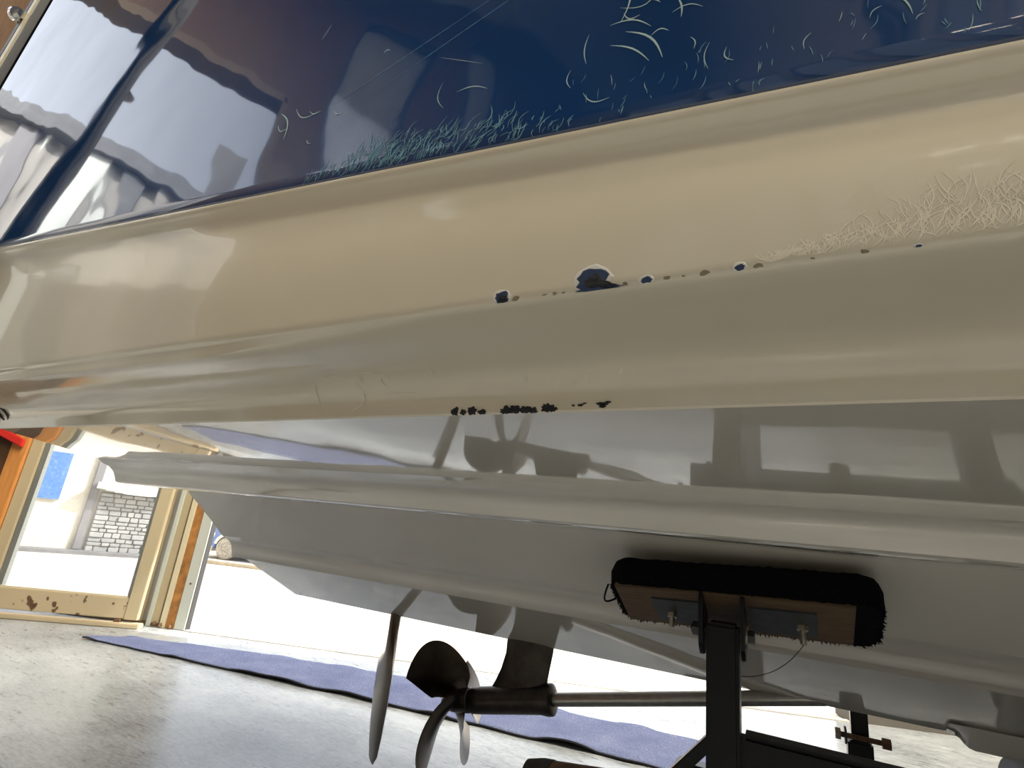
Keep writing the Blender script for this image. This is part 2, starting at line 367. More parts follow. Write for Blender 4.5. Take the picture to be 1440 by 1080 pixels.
# ------------------------------------------------------------------ yard: neighbour building, walk, kerb, vehicle
BA = V(-10.475, 2.665, 0); BB = V(-9.622, 4.135, 0); BU = (BB-BA).normalized(); BN = V(BU.y, -BU.x, 0)
def bbox(s0, s1, z0, z1, t0, t1):
    return MB().obox(BA+BU*((s0+s1)/2)+BN*((t0+t1)/2)+V(0, 0, (z0+z1)/2), BU*((s1-s0)/2), BN*((t1-t0)/2), V(0, 0, (z1-z0)/2))
bl = empty('building', BA); tag(bl, 'cream building with grey stone cladding and blue panel seen through the door glass', 'building')
bbox(-3.0, 2.6, 0, 3.6, -3, 0).build('wall', M_BLD, bl)
bbox(.205, .485, .77, 1.50, 0, .04).build('blue_panel', M_BLUEP, bl)
bbox(.84, .955, .05, 3.4, 0, .05).build('downpipe', M_PIPE, bl, bevel=.01)
bbox(.98, 2.4, .03, .965, 0, .02).build('cladding_bed', M_MORTAR, bl)
aw = MB()
for k in range(9):
    t = k/8; s = 1.0+1.0*t
    aw.obox(BA+BU*s+BN*.12+V(0, 0, 1.06-.05*math.sin(PI*t)), BU*.07, BN*.12, V(0, 0, .05))
aw.build('sill', M_AWN, bl)
stone_me = []
for k in range(6):
    m0 = MB().obox((0, 0, 0), (.5, 0, 0), (0, .5, 0), (0, 0, .5)); o = m0.build('stone', M_STONES[k % 3], None, bevel=.08, seg=1)
    stone_me.append(o.data); bpy.data.objects.remove(o)
bang = math.atan2(BU.y, BU.x)
row = 0; z = .035
while z < .945:
    h = random.choice((.06, .07, .085)); s = 1.0
    while s < 2.38:
        wd = random.uniform(.09, .2); wd = min(wd, 2.4-s)
        o = bpy.data.objects.new('stone', random.choice(stone_me)); col.objects.link(o); o.parent = bl
        th = random.uniform(.03, .055); c = BA+BU*(s+wd/2)+BN*(.015+th/2)+V(0, 0, z+h/2)
        o.matrix_parent_inverse = Matrix.Translation(BA).inverted(); o.location = c; o.rotation_euler = (0, 0, bang); o.scale = (wd-.014, th, h-.012); s += wd
    z += h
o = bbox(-3, 2.6, -.01, .045, .0, .32).build('trim_8', M_WALK); tag(o, kind='structure')
tag(MB().wbox(-3.45, 6, 4.75, 4.93, -.01, .05).build('trim_9', M_KERB, None, bevel=.01), kind='structure')

vh = empty('utility_vehicle', W(-3.2, 5.7)); tag(vh, 'small blue vehicle with pale wheel parked in the yard', 'vehicle')
def wheel(u, n, r):
    wh = MB().lathe(W(u, n-.085, r), NX, [(0, r*.62), (.0, r*.9), (.02, r), (.15, r), (.17, r*.9), (.17, r*.62)], 28).build('tyre', M_TYRE, vh, smooth=40)
    MB().lathe(W(u, n-.08, r), NX, [(0, .02), (.0, r*.3), (.02, r*.55), (.05, r*.62), (.1, r*.62)], 20).build('rim', M_CARW, vh, smooth=40)
    return wh
for u in (-3.22, -1.9):
    for n in (5.72, 6.6): wheel(u, n, .2)
def prism(outline, n0, n1):
    k = len(outline); vs = [W(u, n0, z) for u, z in outline]+[W(u, n1, z) for u, z in outline]
    return MB().add(vs, [list(range(k)), list(range(k, 2*k))[::-1]]+[(i, (i+1) % k, k+(i+1) % k, k+i) for i in range(k)])
prism([(-3.72, .18), (-3.72, .36), (-3.62, .52), (-3.4, .66), (-2.9, .74), (-1.5, .76), (-1.35, .4), (-1.4, .18), (-1.65, .16), (-1.72, .36), (-1.9, .44), (-2.08, .36), (-2.15, .16), (-2.95, .16), (-3.02, .36), (-3.2, .45), (-3.4, .36), (-3.46, .18)], 5.66, 6.66).build('body', M_CARB, vh, bevel=.02)
prism([(-2.85, .74), (-2.6, 1.2), (-1.8, 1.22), (-1.5, .76)], 5.72, 6.6).build('cab', M_DARK, vh, bevel=.03)
MB().lathe(W(-3.58, 5.64, .42), NX, [(0, .05), (.03, .09), (.06, .09)], 18).build('headlamp', M_CARW, vh, smooth=40)
MB().wbox(-3.78, -3.5, 5.63, 6.68, .12, .24).build('bumper', M_CARW, vh, bevel=.02)
vs = MB(); vs.tube([W(-3.2+.26*math.cos(a), 5.65, .2+.26*math.sin(a)) for a in [PI*k/12 for k in range(1, 12)]], .03); vs.build('fender_flare', M_CARW, vh, smooth=60)

# ------------------------------------------------------------------ mat on the floor
near = [V(-4.25, .868, 0), V(-3.4, 1.035, 0), V(-2.04, 1.294, 0), V(-.87, 1.487, 0), V(-.15, 1.60, 0)]
far = [V(-4.13, 1.10, 0), V(-3.35, 1.46, 0), V(-2.2, 1.84, 0), V(-.9, 2.02, 0), V(-.02, 2.14, 0)]
def pl(pts, t):
    t *= len(pts)-1; i = min(int(t), len(pts)-2); return pts[i].lerp(pts[i+1], t-i)
nu, nv = 150, 18; vs = []; fs = []
for i in range(nu+1):
    for k in range(nv+1):
        t = i/nu; s = k/nv; p = pl(near, t).lerp(pl(far, t), s)
        e = min(s, 1-s)
        wv = max(0, noise.noise(V(t*17, s*1.6, 3.3)))*.040*math.exp(-e*7)+max(0, noise.noise(V(t*9, s*3, 8.3)))*.010
        p = p+V(noise.noise(V(t*23, 4, s*2))*.014, noise.noise(V(t*23, 9, s*2))*.014, .011+wv); vs.append(p)
for i in range(nu):
    for k in range(nv): a = i*(nv+1)+k; fs.append((a, a+1, a+nv+2, a+nv+1))
rg = mesh('floor_mat', vs, fs, M_RUG, None, 60)
bm = bmesh.new(); bm.from_mesh(rg.data)
if sum(f.normal.z for f in bm.faces) < 0: bmesh.ops.reverse_faces(bm, faces=bm.faces)
r = bmesh.ops.extrude_face_region(bm, geom=bm.faces[:])
top = [f for f in bm.faces]
for v in [e for e in r['geom'] if isinstance(e, bmesh.types.BMVert)]: v.co.z -= .009
bmesh.ops.recalc_face_normals(bm, faces=bm.faces)
bm.to_mesh(rg.data); bm.free()
rg.data.materials.append(M_RUGEDGE)
for p in rg.data.polygons: p.material_index = 0 if p.normal.z > .6 else 1
tag(rg, 'long blue woven floor mat with rippled dark edge lying inside the doorway', 'mat')

# ------------------------------------------------------------------ the boat
boat = empty('motorboat', (0, 0, .7)); tag(boat, 'motorboat with blue topsides and chipped cream hull resting on a trailer', 'boat')
XT = -1.458; XB = 5.0; XO = -2.10
def lerp(a, b, t): return a+(b-a)*t
def sst(a, b, x):
    t = max(0, min(1, (x-a)/(b-a))); return t*t*(3-2*t)
def section(x):
    xc = min(x, .6)
    bc, bk, bb = .966+.053*xc, 1.067+.035*xc, 1.078+.02*xc
    zc, zk, zb = 1.072+.006*xc, 1.1315, 1.2505-.0885*xc
    g = {}
    g['A'] = [(0, .7028), (.06, .7322), (.12, .7616), (.18, .791), (.235, .818)]
    g['S2'] = [(.235, .818), (.268, .818), (.272, .821), (.278, .838), (.284, .852), (.293, .862), (.305, .869), (.32, .876)]
    g['B'] = [(.32, .876), (.365, .915), (.41, .951), (.455, .986)]
    sb, st_, zt_ = .686+.030*xc, .756+.042*xc, 1.0325-.003*xc
    g['S1'] = [(.455, .986), (.55, .986), (sb-.005, .986), (sb, .989), (sb+.005, 1.001), (sb+.012, 1.0120), (sb+.023, 1.0210), (sb+.041, 1.0275), (st_, zt_)]
    g['C'] = [(lerp(st_, bc, t), lerp(zt_, zc, t)) for t in (0, .33, .66, 1)]
    wv = 1-sst(-.62, -.22, x)
    D = [(bc, zc)]
    for fb, fz in ((.015, .03), (.02, .14), (.03, .28), (.06, .42), (.13, .56), (.27, .68), (.5, .775)):
        D.append((lerp(bc, bk, fb), lerp(zc, zk, fz*(1-.07*wv))))
    D += [(lerp(lerp(bc, bk, .76), bk-.014, wv), lerp(lerp(zc, zk, .86), zk-.0205, wv)),
          (lerp(lerp(bc, bk, .90), bk-.0045, wv), lerp(lerp(zc, zk, .915), zk-.0175, wv)),
          (lerp(lerp(bc, bk, .95), bk-.003, wv), lerp(lerp(zc, zk, .94), zk-.014, wv)),
          (lerp(lerp(bc, bk, .985), bk-.0025, wv), lerp(lerp(zc, zk, .96), zk-.004, wv)), (bk, zk-.0012)]
    g['D'] = D
    E_ = [(bk, zk-.0012), (bk+.0015, zk+.0015), (bk+.0022, zk+.006)]
    for f in (.12, .24, .38, .52, .66, .78):
        E_.append((lerp(bk+.002, bb-.010, f**.8)+.004*math.sin(PI*f), lerp(zk+.006, zb-.016, f)))
    E_ += [(bb-.0085, zb-.0215), (bb-.0065, zb-.0145), (bb-.0015, zb-.009), (bb+.001, zb-.005), (bb+.0008, zb-.001), (bb-.002, zb), (bb-.007, zb+.0005)]
    g['E'] = E_
    fl = -.045+.165*sst(-.42, .12, x)
    Fp = [(bb-.008, zb+.0005), (bb-.0075, zb+.003), (bb-.003, zb+.0055), (bb-.0015, zb+.010), (bb-.002, zb+.018)]
    z1 = 2.55
    for k in range(1, 15):
        t = k/14; z_ = lerp(zb+.018, z1, t); h = z_-(zb+.018)
        Fp.append((bb-.002+fl*h*(1-.3*t)-.03*t**3, z_))
    g['F'] = Fp
    # rounding towards the transom for the upper hull, bow taper
    out = {}
    s = max(0, (x-.9)/(XB-.9)); bt = max(.004, 1-s**2.3); 
    qr = max(0, min(1, (-1.942-x)/.158)); cr = .06*(1-math.sqrt(max(0, 1-qr*qr)))
    for k, L in g.items():
        LL = []
        for bq, z_ in L:
            if k in 'EF': bq -= cr*sst(1.12, 1.4, z_)
            low = 1-sst(.7, 1.1, z_)
            LL.append((bq*(bt if k != 'F' else max(.004, 1-s**(2.3+.9*sst(1.2, 2.0, z_)))), z_+.42*s**3*low+.12*s**2*(1-low)))
        out[k] = LL
    return out
xs = [XT, -1.40, -1.35, -1.30] + [-1.25+.05*i for i in range(0, 33)] + [.5, .7, .9, 1.2, 1.6, 2.0, 2.5, 3, 3.5, 4, 4.3, 4.6, 4.8, 4.9, 4.97, XB]
xs = sorted(set(round(a, 4) for a in xs)); SEC = [section(a) for a in xs]
xo = [XO, -2.092, -2.077, -2.052, -2.017, -1.982, -1.942, -1.80, -1.65, -1.54]; SECO = [section(a) for a in xo]
NAMES = {'A': ('bottom_panel', M_BOTTOM), 'S2': ('strake', M_BOTTOM), 'B': ('bottom_panel', M_BOTTOM), 'S1': ('strake', M_BOTTOM), 'C': ('bottom_panel', M_BOTTOM), 'D': ('chine_side', M_WHITE), 'E': ('side_band', M_WHITE), 'F': ('topside', M_BLUE)}
PART = {}
for key, (nm, mt) in NAMES.items():
    for sd_ in (-1, 1):
        vs = []; n = len(SEC[0][key]); fs = []
        sx, sS = (xo+xs, SECO+SEC) if key in 'EF' else (xs, SEC)
        for x_, S in zip(sx, sS): vs += [V(x_, sd_*bq, z_) for bq, z_ in S[key]]
        for i in range(len(sx)-1):
            for k in range(n-1): a = i*n+k; fs.append((a, a+1, a+n+1, a+n) if sd_ < 0 else (a, a+n, a+n+1, a+1))
        me = bpy.data.meshes.new(nm); me.from_pydata(vs, [], fs); me.update()
        PART[key, sd_] = link(nm, me, mt, boat, 35)
for k_, t_ in (('F', 'deep blue glossy topside with pale scratches'), ('E', 'cream band with chipped lower edge'), ('D', 'cream recessed strip above the chine with black chips')): PART[k_, -1]['label'] = t_
# transom, deck, keel skid
def outline(S):
    L = []
    for k in ('A', 'S2', 'B', 'S1', 'C', 'D', 'E', 'F'): L += S[k][(1 if L else 0):]
    return L
def cap(nm, xx, O, mt):
    n = len(O); mesh(nm, [V(xx, -b_, z_) for b_, z_ in O]+[V(xx, b_, z_) for b_, z_ in O], [(i, i+1, n+i+1, n+i) for i in range(n-1)], mt, boat)
cap('transom', XT, [p for p in outline(SEC[0]) if p[1] < 1.131], M_BOTTOM)
cap('stern_face', XO, SECO[0]['E']+SECO[0]['F'], M_BLUE)
so_ = SECO+[SEC[0]]; xo_ = xo+[XT]; vs = []; fs = []
for i, S in enumerate(so_):
    b_, z_ = S['E'][0]; vs += [V(xo_[i], -b_, z_), V(xo_[i], b_, z_)]
    if i: fs.append((2*i-2, 2*i-1, 2*i+1, 2*i))
mesh('stern_overhang', vs, fs, M_WHITE, boat)
vs = []; fs = []
for i, (x_, S) in enumerate(zip(xo+xs, SECO+SEC)):
    b_, z_ = S['F'][-1]; vs += [V(x_, -b_, z_), V(x_, -b_*.97, z_+.02), V(x_, -b_*.6, z_+.05), V(x_, b_*.6, z_+.05), V(x_, b_*.97, z_+.02), V(x_, b_, z_)]
    if i: fs += [((i-1)*6+k, (i-1)*6+k+1, i*6+k+1, i*6+k) for k in range(5)]
fs.append([0, 1, 2, 3, 4, 5]); mesh('deck', vs, fs, M_DECK, boat, 40)
ks = MB(); prof = [(.255, .7035), (.268, .7025), (.276, .698), (.281, .691), (.287, .6855), (.296, .683), (1.6, .683), (2.2, .705)]
vsk = []; m_ = len(prof)
for sg in (-1, 1):
    vsk += [V(x_, sg*.016, z_) for x_, z_ in prof]+[V(x_, sg*.06, .728) for x_, z_ in prof]
fk = []
for i in range(m_-1):
    fk += [(i, i+1, 2*m_+i+1, 2*m_+i), (i, m_+i, m_+i+1, i+1), (2*m_+i, 2*m_+i+1, 3*m_+i+1, 3*m_+i)]
fk += [(0, 2*m_, 3*m_, m_), (m_-1, 2*m_-1, 4*m_-1, 3*m_-1)]
mesh('keel_skid', vsk, fk, M_BOTTOM, boat, 40)

# positions on a hull strip: x along the boat, s = metres along the section from its first point
def surf(key, x, s, off=0.0):
    L = section(x)[key]; acc = 0
    for i in range(len(L)-1):
        d = math.hypot(L[i+1][0]-L[i][0], L[i+1][1]-L[i][1])
        if acc+d >= s or i == len(L)-2:
            t = (s-acc)/d if d else 0; b_ = lerp(L[i][0], L[i+1][0], t); z_ = lerp(L[i][1], L[i+1][1], t)
            nx, nz = (L[i+1][1]-L[i][1])/d, -(L[i+1][0]-L[i][0])/d
            return V(x, -(b_+nx*off), z_+nz*off)
        acc += d
def blob(key, x, s, rx, rs, off, mat, name, parent, jag=.3, n=18, squash=None):
    ph = [random.uniform(1-jag, 1+jag*.6) for _ in range(n)]
    ring = lambda q, o: [surf(key, x+math.cos(2*PI*k/n)*rx*q*ph[k], max(.0003, s+math.sin(2*PI*k/n)*rs*q*ph[k]), o) for k in range(n)]
    vs = ring(1, .0001)+ring(.9, off)+ring(.5, off)+[surf(key, x, max(.0003, s), off)]
    fs = []
    for j in range(2): fs += [(j*n+k, j*n+(k+1) % n, (j+1)*n+(k+1) % n, (j+1)*n+k) for k in range(n)]
    fs += [(2*n+k, 2*n+(k+1) % n, 3*n) for k in range(n)]
    return mesh(name, vs, fs, mat, parent)
EB = PART['E', -1]; DB = PART['D', -1]; FB = PART['F', -1]
# chips along the lower edge of the cream band: (x, radius along x, height)
for (x_, rx, h) in ((-.186, .0065, .0080), (-.1135, .0125, .0135), (-.0755, .0038, .0034), (-.0185, .0032, .0030), (.069, .0016, .0012)):
    if rx > .006:
        blob('E', x_, h*.62, rx*1.22, h*.80, .0004, M_CHIPW, 'chip_rim', EB, .12)
        blob('E', x_, h*.55, rx, h*.66, .0008, M_CHIPB, 'chip', EB, .25)
        blob('E', x_+rx*.1, h*.42, rx*.70, h*.45, .0011, M_CHIP, 'chip', EB, .35)
    else:
        blob('E', x_, h*.8, rx*1.5, h*1.1, .0004, M_CHIPW, 'chip_rim', EB, .15); blob('E', x_, h*.8, rx, h*.7, .0008, M_CHIPB, 'chip', EB, .2)
blob('E', -.1045, .003, .009, .003, .0012, M_CHIP, 'chip', EB, .5); blob('E', -.110, .0012, .019, .0016, .0012, M_CHIPB, 'chip', EB, .3)
for x_, r_ in ((-.1745, .0026), (-.15, .0012), (-.142, .0014), (-.135, .001), (-.09, .0014), (-.062, .0016), (-.052, .001), (-.04, .0022), (-.008, .0018), (.02, .001), (.045, .0014)):
    blob('E', x_, .002, r_*1.6, r_*.8, .0005, M_GOUGE, 'gouge', EB, .5, 9)
# row of black chips just above the chine
for (x_, rx, h, y0) in ((-.2570, .0055, .0062, .0055), (-.2480, .005, .0048, .004), (-.2385, .007, .0066, .0055), (-.2285, .0058, .004, .0036), (-.2035, .0085, .0058, .0046), (-.1955, .0075, .0064, .0056), (-.1860, .009, .0058, .0045), (-.1785, .005, .0042, .0038), (-.1660, .0078, .0062, .0058), (-.1615, .0055, .0035, .0045), (-.1435, .0018, .0012, .0075), (-.1375, .0036, .0018, .0078), (-.1340, .0022, .001, .0095), (-.1200, .0066, .0026, .0082), (-.1150, .003, .0018, .0100), (-.1195, .0042, .0032, .0068)):
    blob('D', x_*1.12, y0*.8, rx*.85, h*.72, .0009, M_CHIP, 'chip', DB, .35, 20)
# stern through-hull fitting
c_ = surf('D', -1.43, .034, .0); nd = (surf('D', -1.43, .034, .01)-c_).normalized()
MB().lathe(c_-nd*.01, nd, [(0, .021), (.012, .021), (.014, .019), (.014, .016), (.006, .015), (.002, .014)], 24).build('through_hull_fitting', M_RUBBER, boat, smooth=40)

# scratches: thin curved strokes
def stroke(mb, key, pts, wd, off=.0005):
    if key == 'D': pts = [(x_*1.12, s_*1.1) for x_, s_ in pts]
    if key == 'F': pts = [(x_*1.09, s_*1.09) for x_, s_ in pts]
    P_ = [surf(key, x_, s_, off) for x_, s_ in pts]
    nrm = (surf(key, pts[0][0], pts[0][1], .02)-surf(key, pts[0][0], pts[0][1], 0)).normalized()
    vs = []; fs = []; m = len(P_)
    for k, p in enumerate(P_):
        d = (P_[min(k+1, m-1)]-P_[max(k-1, 0)]).normalized(); q = d.cross(nrm).normalized()
        ww = wd*math.sin(PI*(k+.35)/(m-.3))+wd*.12
        vs += [p-q*ww, p+nrm*.00006, p+q*ww]
    for k in range(m-1): fs += [(3*k, 3*k+1, 3*k+4, 3*k+3), (3*k+1, 3*k+2, 3*k+5, 3*k+4)]
    mb.add(vs, fs)
def curve(x, s, dx, ds, bend, n=7):
    return [(x+dx*t-ds*bend*math.sin(PI*t), max(.003, s+ds*t+dx*bend*math.sin(PI*t))) for t in [k/(n-1) for k in range(n)]]
S0 = .020
sc = MB(); sl = MB()
dens = lambda x: math.exp(-((x+.30)/.075)**2)+.55*math.exp(-((x+.19)/.05)**2)
for i in range(900):
    x_ = random.uniform(-.42, .10)
    d = dens(x_)
    if random.random() > d+.02: continue
    h = (.003+.016*random.random()**1.6)*(.6+.8*d); s_ = S0*.35+random.random()**1.7*.028*(d+.15)
    a = random.gauss(.9, .4)*(1 if random.random() < .7 else -1)
    stroke(sc, 'F', curve(x_, s_, h*math.cos(a)*.8, abs(h*math.sin(a))+.001, random.uniform(-.3, .3), 5), random.uniform(.00022, .0005))
for (x_, s_, dx, ds, bd, wd) in ((-.100, .120, .008, -.040, .25, .0009), (-.100, .080, .030, -.012, .15, .0007), (-.093, .093, .03, .012, -.35, .0005), (-.065, .105, .012, -.02, -.2, .0007), (-.074, .092, .010, -.006, .1, .0006), (-.088, .070, .026, -.03, .15, .0010), (-.099, .062, .028, -.022, .1, .0008),
        (-.053, .086, .003, -.018, .1, .0008), (-.056, .074, .02, -.003, .2, .0005), (-.090, .087, .012, -.006, -.3, .0006), (-.070, .060, .012, .000, .3, .0006), (-.044, .050, .002, -.010, .2, .0005), (-.022, .035, .004, -.011, -.3, .0005), (-.117, .052, .001, .026, .1, .0006), (-.128, .034, -.001, .016, .2, .0005),
        (-.118, .027, .02, -.009, -.25, .0006), (-.235, .062, .032, -.006, .12, .0006), (-.252, .078, .006, -.03, -.2, .0005), (-.262, .11, .05, -.025, .0, .0003), (-.48, .105, .02, -.040, .18, .0012), (-.478, .088, .02, -.008, -.3, .0008), (-.455, .105, .04, -.013, -.25, .0008), (-.430, .095, .018, -.004, -.2, .0007), (-.39, .085, .010, -.006, -.2, .0008),
        (-.42, .055, .008, -.006, -.2, .0006), (-.34, .145, .008, .001, .3, .0006), (-.45, .205, .01, .02, .0, .0005), (.063, .042, .014, -.006, .1, .0006), (.063, .042, .008, -.016, .1, .0006), (.09, .050, .012, -.01, .4, .0006), (.052, .03, .006, .006, .2, .0004), (.072, .022, .004, .003, .2, .0004), (-.033, .022, .001, .02, .15, .0004), (.02, .02, .004, .010, .2, .0004), (.085, .035, .003, .02, .1, .0004), (.098, .03, .006, .014, .2, .0004)):
    stroke(sl, 'F', curve(x_, s_+.008, dx, ds, bd, 9), wd*.75)
for i in range(60):
    x_ = random.uniform(-.14, .14); h = random.uniform(.002, .010); stroke(sl if i % 8 == 0 else sc, 'F', curve(x_, random.uniform(.012, .045), random.uniform(-.002, .004), h, random.uniform(-.15, .15), 6), random.uniform(.00015, .0003))
for (x0, s0, dx, ds) in ((-.40, .10, .22, .075), (-.34, .10, .20, .07), (-.25, .19, .14, .03)): stroke(sc, 'F', curve(x0, s0, dx, ds, .02, 12), .00025)
tag(sc.build('fine_scratches', M_SCR, FB), kind='stuff'); tag(sl.build('deep_scratches', M_SCRL, FB), kind='stuff')
sf = MB()
for i in range(800):
    x_ = random.uniform(-.005, .24); d = sst(-.02, .10, x_)
    h = random.uniform(.004, .018)*(.4+d); stroke(sf, 'E', curve(x_, .004+random.random()**1.5*.022*d, random.uniform(-.007, .010), h*.7, random.uniform(-.25, .25), 6), random.uniform(.00015, .00035), .0002)
tag(sf.build('scuff_marks', M_SCUFF, EB), kind='stuff')
ss = MB()
for (x_, s_, dx, ds, bd, wd) in ((-.43, .012, .004, .032, .2, .0006), (-.385, .008, .012, .030, -.35, .0010), (-.37, .036, .006, .012, -.4, .0010), (-.335, .030, .004, .018, .3, .0008), (-.41, .050, .022, .001, .0, .0007), (-.36, .052, .024, .001, .0, .0009), (-.33, .024, .03, -.002, .0, .0004), (-.28, .035, .004, .015, -.2, .0007),
        (-.185, .020, .002, .012, .1, .0005), (-.17, .022, .006, .010, -.2, .0005), (-.155, .020, .004, .012, .2, .0005), (-.145, .024, .006, .006, -.4, .0005), (-.13, .022, .004, .01, .3, .0005), (-.105, .028, .003, .006, .1, .0006)):
    stroke(ss, 'D', curve(x_, s_, dx, ds, bd, 8), wd, .0005)
tag(ss.build('pale_scuffs', M_SCUFF, DB), kind='stuff')

# running gear
SH0 = V(-.776, 0, .533); SHD = (V(-.006, 0, .702)-SH0).normalized(); SHN = V(-SHD.z, 0, SHD.x)
MB().cyl(SH0, SH0+SHD*.86, .0155, n=20).build('propeller_shaft', M_SHAFT, boat, smooth=40)
MB().lathe(SH0+SHD*.028, SHD, [(0, .026), (.006, .031), (.03, .032), (.20, .033), (.222, .037), (.232, .036), (.235, .03), (.236, .0165)], 28).build('strut_barrel', M_BRONZE, boat, smooth=40)
# strut blade: foil lofted from hull down to the barrel
st = []; 
for (z_, xa, xf, th) in ((.725, -.662, -.528, .011), (.68, -.662, -.530, .012), (.64, -.672, -.536, .013), (.61, -.684, -.540, .014), (.592, -.694, -.538, .017), (.578, -.708, -.530, .022), (.565, -.722, -.522, .026)):
    st.append([V(lerp(xa, xf, t), sg*th*(4*t*(1-t))**.6, z_+.02*(t-.5)) for sg, ts in ((1, [k/8 for k in range(9)]), (-1, [k/8 for k in range(7, 0, -1)])) for t in ts])
n = len(st[0]); vs = [p for r_ in st for p in r_]; fs = [(k*n+i, k*n+(i+1) % n, (k+1)*n+(i+1) % n, (k+1)*n+i) for k in range(len(st)-1) for i in range(n)]+[list(range(n)), list(range((len(st)-1)*n, len(st)*n))[::-1]]
mesh('shaft_strut', vs, fs, M_BRONZE, boat, 50)
prop = MB().lathe(SH0-SHD*.062, SHD, [(0, .006), (.004, .014), (.02, .024), (.045, .029), (.085, .030), (.088, .027)], 28).build('propeller', M_PROP, boat, smooth=40)
prop['label'] = 'four-bladed dark bronze propeller'
RP = .182; HA = V(0, 1, 0)
def blade(phi):
    nr, nc = 22, 20; vs = []
    e1, e2 = SHN, HA
    for sg in (1, -1):
        for i in range(nr+1):
            t = math.sin(i/nr*PI/2)
            for k in range(nc+1):
                q = k/nc-.5
                rt = RP*(1-(1.25 if q > -.16 else .55)*(q+.16)**2); r_ = lerp(.022, rt, t)
                ch = .080+.135*(r_/RP)
                beta = math.atan2(.32, 2*PI*max(r_, .06)); sw = -.02*(r_/RP)**2
                tang = q*ch*math.cos(beta)+sw; axl = q*ch*math.sin(beta)
                ang = phi+tang/max(r_, .055)
                th = sg*.0045*(1.2-r_/RP*.9)*math.sqrt(max(0, 1-(2*q)**2))*(1-t**8)
                radial = e1*math.cos(ang)+e2*math.sin(ang)
                vs.append(SH0-SHD*.016+radial*r_+SHD*(axl+th-.14*r_))
    fs = []; w_ = nc+1; N = (nr+1)*w_
    for o_ in (0, N):
        for i in range(nr):
            for k in range(nc): a = o_+i*w_+k; fs.append((a, a+1, a+w_+1, a+w_))
    return mesh('blade', vs, fs, M_PROP, prop, 50)
for a_ in (-24, -112, 162, 102): blade(math.radians(a_))
# rudder, turned hard over
RA = V(-1.035, 0, 0); ra = math.radians(41)
CH = V(-math.cos(ra), math.sin(ra), 0); CT = V(-CH.y, CH.x, 0)
rd = []
for (z_, a_, b_, th) in ((.71, -.018, .018, .016), (.66, -.020, .022, .015), (.60, -.05, .05, .014), (.575, -.06, .11, .0135), (.555, -.07, .15, .013), (.47, -.065, .145, .012), (.40, -.055, .125, .010), (.35, -.04, .10, .007), (.318, -.0, .07, .003)):
    rd.append([RA+V(0, 0, z_)+CH*lerp(a_, b_, t)+CT*(sg*th*(4*t*(1-t))**.55) for sg, ts in ((1, [k/8 for k in range(9)]), (-1, [k/8 for k in range(7, 0, -1)])) for t in ts])
n = len(rd[0]); vs = [p for r_ in rd for p in r_]; fs = [(k*n+i, k*n+(i+1) % n, (k+1)*n+(i+1) % n, (k+1)*n+i) for k in range(len(rd)-1) for i in range(n)]+[list(range(n)), list(range((len(rd)-1)*n, len(rd)*n))[::-1]]
mesh('rudder', vs, fs, M_PROP, boat, 40)

# ------------------------------------------------------------------ the trailer
tr = empty('boat_trailer', (0, 0, 0)); tag(tr, 'black steel boat trailer with carpeted swivel pad under the hull', 'trailer')
PX, PY = -.085, -.4575; hw = .0225
MB().box(PX-hw, PX+hw, PY-hw, PY+hw, .30, .872).build('pad_post', M_BLACK, tr, bevel=.005)
# swivel pad: local frame
al = math.radians(29.3); tl = math.radians(2.7)
AX = V(math.cos(tl), 0, math.sin(tl)); AW = V(0, -math.cos(al), math.sin(al)); AW = (AW-AX*AW.dot(AX)).normalized(); AN = AX.cross(AW); AN = AN if AN.z > 0 else -AN
PC = V(-.068, -.4325, .8885)      # centre of the underside
def padp(a, b_, c): return PC+AX*a+AW*b_+AN*c
HL, HWD, TH = .188, .067, .043
def rrect(hx, hy, r_, m=7):
    L = []
    for (cx, cy, a0) in ((hx-r_, hy-r_, 0), (-hx+r_, hy-r_, 90), (-hx+r_, -hy+r_, 180), (hx-r_, -hy+r_, 270)):
        L += [(cx+r_*math.cos(math.radians(a0+90*k/m)), cy+r_*math.sin(math.radians(a0+90*k/m))) for k in range(m+1)]
    out = []                      # even spacing so the pile can be roughened
    for k in range(len(L)):
        (x0, y0), (x1, y1) = L[k], L[(k+1) % len(L)]; d = math.hypot(x1-x0, y1-y0); q = max(1, int(d/.006))
        out += [(lerp(x0, x1, t/q), lerp(y0, y1, t/q)) for t in range(q)]
    return out
O_ = rrect(HL, HWD, .026); n = len(O_); vs = []; fs = []
levels = [(.80, -.002), (.94, -.0035), (1.0, .001), (1.012, .012), (1.012, .024), (1.0, .034), (.975, .040), (.93, .043), (.7, .044)]
for li, (sc_, c) in enumerate(levels):
    for (a, b_) in O_:
        ins = (1-sc_)*HWD; aa = a-math.copysign(min(abs(a), ins), a) if sc_ <= 1 else a+math.copysign(.002, a); bb_ = b_*sc_
        j_ = noise.noise_vector(V(a*210, b_*210, c*260))*.0020+noise.noise_vector(V(a*60, b_*60, c*50))*.0012
        vs.append(padp(aa+j_.x, bb_+j_.y, c+j_.z*.7))
for k in range(len(levels)-1): fs += [(k*n+i, k*n+(i+1) % n, (k+1)*n+(i+1) % n, (k+1)*n+i) for i in range(n)]
fs += [list(range(n))[::-1], list(range((len(levels)-1)*n, len(levels)*n))]
padO = mesh('bunk_pad', vs, fs, M_CARPET, tr, 60); padO['label'] = 'short plank pad wrapped in frayed black carpet'
pb = MB().obox(padp(-.012, .001, -.001), AX*(HL-.022), AW*(HWD-.007), AN*.005).build('plank', M_PLY, padO, bevel=.001)
fz = MB()
